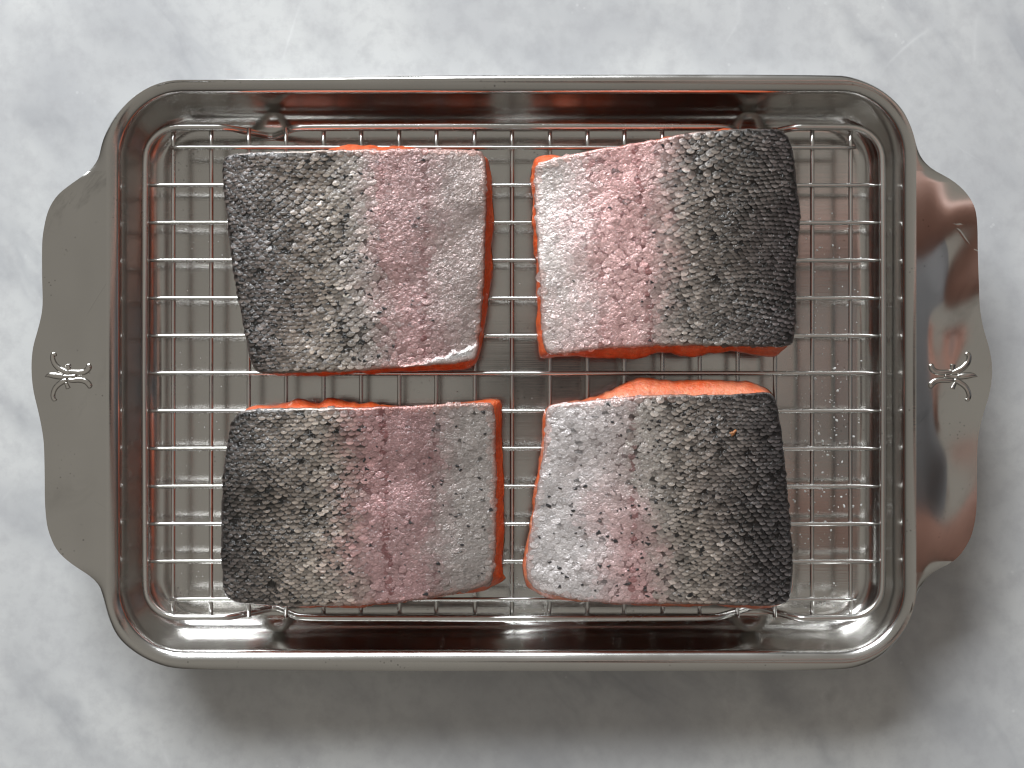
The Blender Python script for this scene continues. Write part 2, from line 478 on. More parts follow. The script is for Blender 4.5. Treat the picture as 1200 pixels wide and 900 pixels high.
def build_tray():
    root = empty("baking_tray", (TCX, TCY, 0))
    tag(root, "shiny stainless steel baking tray with two wide scalloped handles on the marble", "tray")
    loops = []
    N = len(FR)
    # outer rim / handle rows, from the outline in to the rim loop
    NR = 26
    side = np.where(base3[:, 0] > 0, 1, -1)
    tt = np.linspace(1, 0, NR + 1)[:-1]
    for t in tt:
        s = ext * t
        xy = base3 + nrm3 * s[:, None]
        wide = sstep(.006, .014, ext)
        zR = handle_z(1, s, xy[:, 1]); zL = handle_z(-1, s, xy[:, 1])
        zh = np.where(side > 0, zR, zL)
        zb = RIM - .0007 * (s / np.maximum(ext, 1e-4)) ** 2
        z = zb * (1 - wide) + zh * wide
        loops.append(np.column_stack([xy, z]))
    for o, z in prof:
        r = max(RC + o * 1.0, .012)
        loops.append(np.column_stack([rrect(HX + o, HY + o, r, FR), np.full(N, z)]))
    # floor, shrinking loops, slightly domed
    for q in (.99, .96, .9, .8, .65, .5, .35, .2, .08):
        o = prof[-1][0]
        hx, hy = (HX + o) * q, (HY + o) * q
        r = min((RC + o), hy * .6)
        loops.append(np.column_stack([rrect(hx, hy, r * max(q, .3), FR), np.full(N, .00255 + .0003 * (1 - q))]))
    L = np.array(loops)                       # (rows, N, 3)
    rows = len(L)
    # underside: rim folds over, plate thickness 0.9 mm
    th = .0009
    top = L.copy()
    def grid_faces(r0, r1, sel=None):
        f = []
        for r in range(r0, r1):
            for k in range(N):
                if sel is not None and not sel(r, k): continue
                l = (k + 1) % N
                f.append((r * N + k, r * N + l, (r + 1) * N + l, (r + 1) * N + k))
        return f
    H = ext > .0070
    ish = lambda r, k: r < NR and (H[k] and H[(k + 1) % N])
    # --- body: everything that is not handle
    bf = grid_faces(0, rows - 1, lambda r, k: not ish(r, k))
    bf.append(tuple((rows - 1) * N + k for k in range(N)))
    def compact(V, faces):
        used = sorted({i for f in faces for i in f}); mp = {u: i for i, u in enumerate(used)}
        return V[used], [tuple(mp[i] for i in f) for f in faces]
    V = L.reshape(-1, 3)
    def add_uv(o):
        me = o.data; uv = me.uv_layers.new(name="UVMap")
        co = np.zeros(len(me.vertices) * 3, np.float32); me.vertices.foreach_get("co", co); co = co.reshape(-1, 3)
        li = np.zeros(len(me.loops), np.int32); me.loops.foreach_get("vertex_index", li)
        uv.data.foreach_set("uv", (co[li][:, :2] * 3).astype(np.float32).ravel())
    bv, bfc = compact(V, bf)
    body = mesh_obj("tray_body", bv, bfc, M_BODY, root); add_uv(body)
    sol = body.modifiers.new("thickness", 'SOLIDIFY'); sol.thickness = th; sol.offset = -1; bake(body)
    for sd, nm in ((-1, "handle"), (1, "handle")):
        hf = grid_faces(0, NR, lambda r, k: ish(r, k) and side[k] == sd)
        hv, hfc = compact(V, hf)
        h = mesh_obj(nm, hv, hfc, M_HANDLE, root)
        sol = h.modifiers.new("thickness", 'SOLIDIFY'); sol.thickness = th; sol.offset = -1; bake(h)
        emblem(h, sd)
    return root

EMB = [  # strokes of the embossed mark on the left handle, photo pixels x 11.25 from (45, 400), with radius
    ([(232,196),(214,165),(190,182),(192,240),(222,305),(285,365),(360,402),(430,425)], [13,16,18,20,22,24,24,18]),
    ([(92,465),(150,447),(220,452),(290,462),(350,465)], [5,20,27,26,16]),
    ([(245,765),(212,768),(195,715),(214,640),(258,580),(330,530),(390,505)], [12,16,18,20,22,22,16]),
    ([(392,300),(398,345),(392,395)], [24,20,16]),
    ([(380,398),(450,404),(540,412),(615,400),(665,352),(665,295)], [14,20,24,24,24,20]),
    ([(380,505),(450,516),(540,508),(625,528),(672,575),(676,622)], [14,20,24,24,24,18]),
    ([(365,545),(385,585),(402,625)], [14,16,20]),
    ([(330,470),(420,462),(505,460)], [22,14,20]),
]
def emblem(h, sd):
    parts = []
    for pts, rad in EMB:
        p = np.array(pts, float) / 11.25 + np.array([45, 400])
        if sd > 0: p[:, 0] = 1195.8 - p[:, 0]
        w = P2W(p, RIM) - np.array([TCX, TCY])
        q = np.column_stack([w, np.array(rad) / 11.25 * (ZC - RIM) / F * .92])
        q = catmull(q, 26)
        s = np.abs(q[:, 0]) - (HX + .0045)
        z = handle_z(sd, s, q[:, 1]) + .00022
        path = np.column_stack([q[:, :2], z])
        # rounded ends
        r = q[:, 2].copy(); r[0] *= .45; r[-1] *= .45; r[1] *= .85; r[-2] *= .85
        parts.append(tube(path, r * 1.75, 14, squash=.58))
    V, Fc = join(parts)
    return mesh_obj("emblem", V, Fc, M_EMB, h)
build_tray()

# ------------------------------------------------------------------ the rack
ZW = 0.0165; RP = .00150; RW = .00092
ZH = ZW + .0003; ZV = ZH - 1.9 * RW
FISH_Z0 = ZH + RW
def build_rack():
    root = empty("cooling_rack", (0, 0, 0))
    tag(root, "stainless steel wire cooling rack standing inside the tray under the fish", "rack")
    x0, x1, y0, y1, r = 170.5, 1034.0, 149.0, 724.0, 38.0
    zt = .0041
    P = []
    def arc(cx, cy, a0, a1):
        for a in np.linspace(a0, a1, 12):
            t = math.radians(a); P.append((cx + r * math.cos(t), cy + r * math.sin(t), ZW))
    def straight(pts):
        pts = np.array(pts, float)
        for a, b in zip(pts[:-1], pts[1:]):
            for u in np.linspace(0, 1, 12)[1:]:
                P.append(tuple(a + (b - a) * u))
    # clockwise in picture space (y down): top edge left to right
    arc(x0 + r, y0 + r, 180, 270)
    straight([(x0 + r, y0, ZW), (262, y0, ZW), (314, 159, zt), (322, 159, zt), (348, y0, ZW), (600, y0 - 1.0, ZW), (850, y0, ZW), (876, 159, zt), (884, 159, zt), (936, y0 - .5, ZW), (x1 - r, y0, ZW)])
    arc(x1 - r, y0 + r, 270, 360)
    straight([(x1, y0 + r, ZW), (x1 + 1, 436, ZW), (x1, y1 - r, ZW)])
    arc(x1 - r, y1 - r, 0, 90)
    straight([(x1 - r, y1, ZW), (938, y1 + 1, ZW), (888, 712, zt), (879, 712, zt), (838, y1, ZW), (600, y1 + 1, ZW), (352, y1, ZW), (326, 713, zt), (318, 713, zt), (264, y1, ZW), (x0 + r, y1, ZW)])
    arc(x0 + r, y1 - r, 90, 180)
    straight([(x0, y1 - r, ZW), (x0 - 1, 436, ZW), (x0, y0 + r, ZW)])
    P = np.array(P)
    k = (ZC - P[:, 2]) / F
    W = np.column_stack([(P[:, 0] - 600) * k, (450 - P[:, 1]) * k, P[:, 2]])
    keep = np.r_[True, np.linalg.norm(np.diff(W, axis=0), axis=1) > 1e-5]; W = W[keep]
    if np.linalg.norm(W[0] - W[-1]) < 1e-5: W = W[:-1]
    for _ in range(2):                         # soften the bends
        W = (np.roll(W, 1, 0) + 2 * W + np.roll(W, -1, 0)) / 4
    V, Fc = tube(W, RP, 14, closed=True)
    mesh_obj("rack_frame", V, Fc, M_WIRE, root)
    for i in range(19):                        # wires that run away from the viewer, welded underneath
        px = 600 + (i - 9) * 44.05 + random.uniform(-.5, .5)
        a = p2w(px, 150, ZV); b = p2w(px + random.uniform(-.6, .6), 723, ZV)
        t = np.linspace(0, 1, 30)
        path = np.column_stack([a[0] + (b[0] - a[0]) * t, a[1] + (b[1] - a[1]) * t, ZV + .00008 * np.sin(t * 9 + i)])
        V, Fc = tube(path, RW, 10)
        mesh_obj("wire", V, Fc, M_WIRE, root)
    for j in range(13):                        # long wires on top
        py = 437.6 + (j - 6) * 44.1 + random.uniform(-.3, .3)
        xa, xb = (174, 1031) if 0 < j < 12 else (198, 1003)
        a = p2w(xa, py, ZH); b = p2w(xb, py, ZH)
        t = np.linspace(0, 1, 60)
        e = np.minimum(t, 1 - t)
        path = np.column_stack([a[0] + (b[0] - a[0]) * t, a[1] + (b[1] - a[1]) * t,
                                ZH + .00006 * np.sin(t * 11 + j) - .0003 * (1 - sstep(0, .012, e)) * (0 < j < 12)])
        rr = RW * (.6 + .4 * sstep(0, .008, e))
        V, Fc = tube(path, rr, 10)
        mesh_obj("wire", V, Fc, M_WIRE, root)
    return root
build_rack()

# ------------------------------------------------------------------ the fish
FISH_H = .0155
ZTOP = FISH_Z0 + FISH_H

def poly_dist(P, poly):
    """signed distance (inside positive) from points to a closed polygon"""
    out = np.empty(len(P))
    A = poly; B = np.roll(poly, -1, 0); AB = B - A; L2 = (AB ** 2).sum(1) + 1e-18
    for s in range(0, len(P), 4000):
        q = P[s:s + 4000]
        d = q[:, None] - A[None]
        t = np.clip((d * AB[None]).sum(-1) / L2, 0, 1)
        dd = d - t[..., None] * AB[None]
        dist = np.sqrt((dd ** 2).sum(-1)).min(1)
        y0 = A[None, :, 1]; y1 = B[None, :, 1]; yy = q[:, None, 1]
        cr = ((y0 > yy) != (y1 > yy))
        xi = A[None, :, 0] + (yy - y0) / np.where(np.abs(y1 - y0) < 1e-12, 1e-12, (y1 - y0)) * AB[None, :, 0]
        ins = (cr & (q[:, None, 0] < xi)).sum(1) % 2 == 1
        out[s:s + 4000] = np.where(ins, dist, -dist)
    return out

def radial(poly, c, n):
    """radius of a star-shaped closed polygon about c at n angles"""
    a = np.linspace(-np.pi, np.pi, n, endpoint=False)
    d = poly - c
    th = np.arctan2(d[:, 1], d[:, 0]); r = np.hypot(d[:, 0], d[:, 1])
    o = np.argsort(th); th = th[o]; r = r[o]
    th = np.r_[th[-3:] - 2 * np.pi, th, th[:3] + 2 * np.pi]; r = np.r_[r[-3:], r, r[:3]]
    return a, np.interp(a, th, r)

def dense(poly):
    """closed polyline with slightly rounded corners"""
    p = np.asarray(poly, float)
    for _ in range(2):
        q = np.roll(p, -1, 0)
        p = np.stack([p * .75 + q * .25, p * .25 + q * .75], 1).reshape(-1, 2)
    s = np.r_[0, np.cumsum(np.linalg.norm(np.diff(np.vstack([p, p[:1]]), axis=0), axis=1))]
    pc = np.vstack([p, p[:1]]); u = np.linspace(0, s[-1], 461)[:-1]
    return np.stack([np.interp(u, s, pc[:, k]) for k in (0, 1)], -1)

class Fillet:
    def __init__(self, spec):
        self.__dict__.update(spec)
        self.poly_px = dense(self.skin)
        th = np.arange(len(self.poly_px))
        jit = (fbm(th / 3.6, th * 0 + self.seed, self.seed, 3) - .5) * 2.6
        c = self.poly_px.mean(0); d = self.poly_px - c
        self.poly_px = self.poly_px + d / np.linalg.norm(d, axis=1)[:, None] * jit[:, None]
        self.poly = P2W(self.poly_px, ZTOP - .001)
        self.c = self.poly.mean(0)
        self.build()
    # height of the skin surface
    def height(self, xy, d=None):
        if d is None: d = poly_dist(xy, self.poly)
        x = xy[:, 0]; y = xy[:, 1]; s = self.seed
        z = np.full(len(xy), ZTOP)
        z += (fbm(x * 26, y * 26, s + 3, 2) - .5) * .0036
        z += (fbm(x * 75, y * 75, s + 4, 2) - .5) * .0011
        # the back of the fish curves down, the belly thins
        u = self.u_of(xy)
        z -= .0048 * np.clip(1 - u / .30, 0, 1) ** 2.0
        z -= .0036 * np.clip((u - .70) / .30, 0, 1) ** 1.6
        r = .0013
        e = np.clip(1 - np.clip(d, 0, None) / r, 0, 1)
        z -= .0010 * (1 - np.sqrt(np.clip(1 - e * e, 0, 1)))
        if self.flap is not None:
            z += .0009 * self.flap_mask(self.to_px(xy))
        return z
    def to_px(self, xy):
        k = (ZC - (ZTOP - .001)) / F
        return np.stack([xy[:, 0] / k + 600, 450 - xy[:, 1] / k], -1)
    def flap_mask(self, p):
        # wedge between a slanting fold line and the cut edge
        x0, y0, x1, y1 = self.flap
        t = (p[:, 0] - x0) / (x1 - x0)
        line = y0 + (y1 - y0) * np.clip(t, 0, 1.2) ** 1.3 + (fbm(p[:, 0] / 9, p[:, 0] * 0, 77, 3) - .5) * 7
        return sstep(-1.5, 1.5, p[:, 1] - line) * sstep(-.02, .06, t)
    def u_of(self, xy):
        """0 at the dark back, 1 at the pale belly"""
        p = self.to_px(xy)
        xb, xw = self.back, self.belly
        xx = p[:, 0] + self.shear * (p[:, 1] - self.mid_y)
        return np.clip((xx - xb) / (xw - xb), 0, 1)
    def pigment(self, xy, gap=False):
        # with gap set: the darker skin that shows between the scales
        """skin colour: black back, silver side, pink stripe, pale belly"""
        u = self.u_of(xy); x, y = xy[:, 0], xy[:, 1]; s = self.seed
        uu = u + (fbm(x * 60, y * 60, s + 20, 3) - .5) * .17 + (fbm(x * 420, y * 420, s + 21, 2) - .5) * .09
        st = np.array(self.stops_u)
        lut = lambda cc: np.stack([np.interp(uu, st, np.array(cc)[:, k]) for k in range(3)], -1)
        c = lut(self.stops_c) * (1.32 + (self.pale_gain - 1.32) * sstep(.45, .75, u))[:, None]
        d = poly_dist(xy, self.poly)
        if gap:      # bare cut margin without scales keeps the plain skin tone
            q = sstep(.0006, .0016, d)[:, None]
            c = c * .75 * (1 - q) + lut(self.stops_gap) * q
        # blotches of the pink stripe
        pk = sstep(self.pink[0] - .12, self.pink[0] + .08, uu) * (1 - sstep(self.pink[1] - .10, self.pink[1] + .16, uu))
        pk = pk * (.50 + .55 * fbm(x * 45, y * 22, s + 30, 4)) * self.pink_amt
        if self.pink_low:
            pk = pk * sstep(self.mid_y - 60, self.mid_y + 60, self.to_px(xy)[:, 1])
        pink = c * np.array([1.10, .74, .745])
        c = c * (1 - pk[:, None]) + pink * pk[:, None]
        # thin dark seam lines along the side
        p = self.to_px(xy)
        for lx, amt in self.lines:
            w = (fbm(p[:, 1] / 16, p[:, 1] * 0, s + 5, 3) - .5) * 7
            m = np.exp(-((p[:, 0] + self.lshear * (p[:, 1] - self.mid_y) - lx - w) / 2.2) ** 2) * amt * (.4 + fbm(p[:, 1] / 9, p[:, 0] * 0 + lx, s + 6, 2))
            c = c * (1 - .62 * np.clip(m * 1.3, 0, 1)[:, None] * np.array([.75, 1.0, 1.0]))
        # brown and olive mottling on the back
        mo = fbm(x * 120, y * 120, s + 40, 3)
        c = c * (.88 + .26 * mo)[:, None] * (1 + (1 - sstep(.35, .6, u))[:, None] * np.array([.06, .0, -.045]))
        if self.flap is not None:
            m = self.flap_mask(p)[:, None] * (.65 + .35 * fbm(x * 300, y * 300, s + 55, 3))[:, None]
            c = c * (1 - m) + np.array([.66, .65, .64]) * m
        # cut edge: slightly translucent, flesh colour shows through at the very rim
        e = ((1 - sstep(.0002, .0032, d)) * sstep(.30, .55, u) * (.3 + .8 * fbm(x * 90, y * 90, s + 50, 2)))[:, None] * .55
        c = c * (1 - e) + np.array([.62, .24, .17]) * e
        return c
    def build(self):
        root = empty("fish_fillet", (0, 0, 0))
        tag(root, self.label, "fish fillet", "raw fish fillets lying skin side up on the rack")
        n = 420
        # ---- skin sheet
        a, rs = radial(self.poly, self.c, n)
        dirs = np.stack([np.cos(a), np.sin(a)], -1)
        rings = np.r_[np.linspace(.02, .90, 58), np.linspace(.905, 1.0, 14)]
        pts = [self.c + dirs * (rs * q)[:, None] for q in rings]
        XY = np.vstack(pts)
        d = poly_dist(XY, self.poly); d[-n:] = 0
        z = self.height(XY, d) - .00015
        V = np.column_stack([XY, z])
        rim_z = V[-n:, 2].copy()
        # turned-down cut edge of the skin
        low = np.column_stack([self.c + dirs * (rs - .0004)[:, None], rim_z - .0016])
        V = np.vstack([V, low, [[*self.c, self.height(self.c[None])[0] - .00015]]])
        R = len(rings) + 1
        i, k = np.meshgrid(np.arange(R - 1), np.arange(n), indexing='ij'); l = (k + 1) % n
        Fq = np.stack([i * n + k, (i + 1) * n + k, (i + 1) * n + l, i * n + l], -1).reshape(-1, 4)
        faces = [tuple(f) for f in Fq] + [(R * n, kk, (kk + 1) % n) for kk in range(n)]
        sk = mesh_obj("skin", V, faces, M_SKIN, root)
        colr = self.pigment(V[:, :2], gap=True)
        set_col(sk, colr, alpha=sstep(.42, .62, self.u_of(V[:, :2])))
        # ---- flesh block
        fl = P2W(dense(self.flesh), FISH_Z0 + .0078)
        _, rf = radial(fl, self.c, n)
        k9 = np.ones(3) / 3
        rag = (fbm(np.cos(a) * 9 + self.seed, np.sin(a) * 9, self.seed + 60, 4) - .5) * .0022
        rf = rf + rag * (rf > rs + .0003)
        prof = [(0.0, -.0012, 0), (.35, -.0030, .2), (.85, -.0068, .6), (1.0, -.0095, 1.0), (1.0, -.0122, 1.0), (.88, -.0146, .9), (.62, -1, .8)]
        P = []; C = []
        r_in = rs - .0009
        for t, dz, w in prof:
            rr = r_in * (1 - t) + np.maximum(rf, r_in - .0004) * t
            xy = self.c + dirs * rr[:, None]
            if dz == -1: zz = np.full(n, FISH_Z0)
            else:
                zz = np.maximum(rim_z + dz, FISH_Z0 + .0002 + .002 * (dz > -.016))
            bumps = (fbm(xy[:, 0] * 110, xy[:, 1] * 110 + dz * 130, self.seed + 70, 3) - .5) * .0016 * (w > 0)
            xy = xy + dirs * bumps[:, None]
            P.append(np.column_stack([xy, zz]))
            nn = fbm(xy[:, 0] * 150, xy[:, 1] * 150 + dz * 200, self.seed + 80, 3)
            base = np.array([.76, .110, .022]) * (1 - w * .0)
            pale = np.array([.80, .27, .15])
            m = np.clip((1 - w) * (.5 + .35 * self.pale) + (nn - .50) * 1.8, 0, 1)[:, None] * self.pale
            deep = (1 - self.pale * sstep(.5, 1.0, np.full(n, w)) * .35)[:, None]
            C.append((base * (1 - m) + pale * m) * deep)
        P = np.vstack(P); C = np.vstack(C); R = len(prof)
        i, k = np.meshgrid(np.arange(R - 1), np.arange(n), indexing='ij'); l = (k + 1) % n
        Fq = np.stack([i * n + k, (i + 1) * n + k, (i + 1) * n + l, i * n + l], -1).reshape(-1, 4)
        faces = [tuple(f) for f in Fq] + [tuple(range(n)), tuple((R - 1) * n + q for q in range(n))[::-1]]
        # normals outward
        o = mesh_obj("flesh", P, faces, M_FLESH, root)
        set_col(o, C)
        self.scales(sk)
    def scales(self, sk):
        s = self.seed
        px0, py0 = self.poly_px.min(0); px1, py1 = self.poly_px.max(0)
        rng = np.random.default_rng(s)
        ca, sa = math.cos(self.rot), math.sin(self.rot)
        dx, dy = self.pitch
        m = 60
        W = (px1 - px0) + 2 * m; Hh = (py1 - py0) + 2 * m
        nr, nc = int(Hh / dy), int(W / dx)
        J, I = np.meshgrid(np.arange(nr), np.arange(nc), indexing='ij')
        gx = (I + .5 * (J % 2)) * dx - W / 2; gy = J * dy - Hh / 2
        gx = gx.ravel(); gy = gy.ravel()
        qx = ca * gx - sa * gy; qy = sa * gx + ca * gy
        cx, cy = (px0 + px1) / 2, (py0 + py1) / 2
        x = cx + qx; y = cy + qy
        # the lattice drifts and its rows bend
        x = x + (fbm(x / 95, y / 95, s + 90, 2) - .5) * 34
        y = y + (fbm(x / 105 + 9, y / 105, s + 91, 2) - .5) * 30
        order = np.argsort(-y)                      # tail end first, head end overlaps last
        x, y = x[order], y[order]
        ctr = P2W(np.stack([x, y], -1), ZTOP - .001)
        d = poly_dist(ctr, self.poly)
        k_ = (ZC - ZTOP) / F
        keep = d > 3.2 * k_
        u = self.u_of(ctr)
        pale = sstep(.42, .62, u)
        keep &= rng.random(len(x)) > (.045 + .10 * pale * 0)
        if self.flap is not None:
            keep &= self.flap_mask(np.stack([x, y], -1)) < .4
        x, y, ctr, d, u, pale = x[keep], y[keep], ctr[keep], d[keep], u[keep], pale[keep]
        n = len(x)
        x = x + rng.normal(0, 1, n) * (.30 + .6 * pale); y = y + rng.normal(0, 1, n) * (.25 + .5 * pale)
        ctr = P2W(np.stack([x, y], -1), ZTOP - .001)
        size = (.90 + .10 * np.clip(u / .3, 0, 1)) * rng.normal(1, .07 + .08 * pale, n)
        hw = dx * .56 * size * k_; ln = dy * 1.95 * size * k_
        ang = self.rot * .6 + rng.normal(0, .07 + .16 * pale, n)
        bs = np.array([0, .38, .54, .70, .90, 1.0]); ws = np.array([.62, .95, 1.0, .92, .58, .16])
        av = np.array([-1, -.42, .42, 1.0])
        B, A = np.meshgrid(bs, av, indexing='ij'); Wd = np.interp(B, bs, ws)
        lx = (A * Wd).ravel(); ly = B.ravel(); la = A.ravel()
        lift = (.00046 + .00012 * rng.random(n)) * (1 - .80 * pale)
        tx = rng.normal(0, 1, n) * (.07 - .02 * pale); ty = rng.normal(0, 1, n) * (.05 - .005 * pale)
        X = lx[None] * hw[:, None]; Y = -(ly[None] - .45) * ln[:, None]
        cA, sA = np.cos(ang)[:, None], np.sin(ang)[:, None]
        VX = ctr[:, 0][:, None] + X * cA + Y * sA
        VY = ctr[:, 1][:, None] - X * sA + Y * cA
        flat = np.stack([VX.ravel(), VY.ravel()], -1)
        dd = poly_dist(flat, self.poly)
        zb = self.height(flat, np.maximum(dd, 0)).reshape(n, -1)
        out = np.clip(-dd, 0, None).reshape(n, -1)
        dome = (1 - la ** 2) * .00020
        edge = -.00010 * np.clip((ly - .8) / .2, 0, 1)
        VZ = zb - .00016 + lift[:, None] * ly[None] + dome[None] * (1 - .72 * pale[:, None]) + edge[None] + tx[:, None] * X + ty[:, None] * Y - out * .8
        V = np.stack([VX, VY, VZ], -1).reshape(-1, 3)
        nb, na = len(bs), len(av)
        q = []
        for i in range(nb - 1):
            for j in range(na - 1):
                q.append((i * na + j, (i + 1) * na + j, (i + 1) * na + j + 1, i * na + j + 1))
        q = np.array(q)
        Fc = (q[None] + (np.arange(n) * nb * na)[:, None, None]).reshape(-1, 4)
        o = mesh_obj("scales", V, Fc, M_SKIN, sk)
        o["kind"] = "stuff"
        base = self.pigment(ctr)
        br = np.clip(np.exp(rng.normal(0, 1, n) * (.30 - .22 * pale)), .45, 2.2)
        c = base * br[:, None]
        # black pigment spots: single scales and small clusters
        sp = fbm(ctr[:, 0] * 330, ctr[:, 1] * 330, s + 100, 2)
        pr = np.interp(u, self.stops_u, self.spots) * .35
        blk = (rng.random(n) < pr * (.5 + 1.4 * sp))
        dk = np.where(blk, rng.uniform(.03, .16, n) + .22 * pale, 1.0)
        cv = np.repeat(c[:, None], nb * na, 1)
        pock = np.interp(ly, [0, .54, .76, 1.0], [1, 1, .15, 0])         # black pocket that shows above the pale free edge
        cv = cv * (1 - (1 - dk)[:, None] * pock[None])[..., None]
        # crescent shade under the overlapping scale, painted into the root colour; paler free edge
        root_shade = np.interp(ly, [0, .38, .54, .70, .9, 1], [.08, .10, .22, .85, 1.22, 1.05])
        mixr = 1 - (1 - root_shade)[None] * (1 - .86 * pale - .20 * sstep(.18, .36, u) * (1 - pale))[:, None]
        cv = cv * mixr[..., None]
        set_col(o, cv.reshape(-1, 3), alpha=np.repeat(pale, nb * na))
        self.specks(sk, rng, k_)
    def specks(self, sk, rng, k_):
        x0, y0 = self.poly.min(0); x1, y1 = self.poly.max(0)
        P = np.column_stack([rng.uniform(x0, x1, 1500), rng.uniform(y0, y1, 1500)])
        d = poly_dist(P, self.poly); u = self.u_of(P)
        pr = np.interp(u, self.stops_u, self.spots) * (.35 + 1.3 * fbm(P[:, 0] * 170, P[:, 1] * 170, self.seed + 120, 1)) * self.speck
        P = P[(d > 6 * k_) & (rng.random(len(P)) < pr)]
        if not len(P): return
        n = len(P); m = 11
        u = self.u_of(P)
        a = np.linspace(0, 2 * np.pi, m, endpoint=False)
        w = rng.lognormal(math.log(1.75), .32, n) * k_; h = w * rng.uniform(.40, .75, n)
        rad = 1 + .42 * np.cos(3 * a[None] + rng.uniform(0, 6.3, n)[:, None]) * rng.uniform(.2, 1, n)[:, None] + rng.normal(0, .14, (n, m))
        ro = rng.normal(.0, .35, n)[:, None]
        lx = np.cos(a)[None] * rad * w[:, None]; ly = np.sin(a)[None] * rad * h[:, None]
        X = P[:, 0][:, None] + lx * np.cos(ro) - ly * np.sin(ro); Y = P[:, 1][:, None] + lx * np.sin(ro) + ly * np.cos(ro)
        rim = np.stack([X.ravel(), Y.ravel()], -1)
        zc = self.height(P, np.full(n, .01)); zr = self.height(rim, np.full(n * m, .01)).reshape(n, m)
        lift = .00042 - .00016 * sstep(.42, .62, u)
        V = np.concatenate([np.column_stack([P, zc + lift + .00004])[:, None], np.stack([X, Y, zr + (lift - .0001)[:, None]], -1)], 1).reshape(-1, 3)
        t = np.array([(0, 1 + q, 1 + (q + 1) % m) for q in range(m)])
        Fc = (t[None] + (np.arange(n) * (m + 1))[:, None, None]).reshape(-1, 3)
        o = mesh_obj("pigment_spots", V, Fc, M_SKIN, sk); o["kind"] = "stuff"
        set_col(o, np.repeat((rng.uniform(.006, .022, n) + .03 * sstep(.42, .62, u))[:, None] * np.array([1, .98, 1.08])[None], m + 1, 0), alpha=np.zeros(n * (m + 1)))

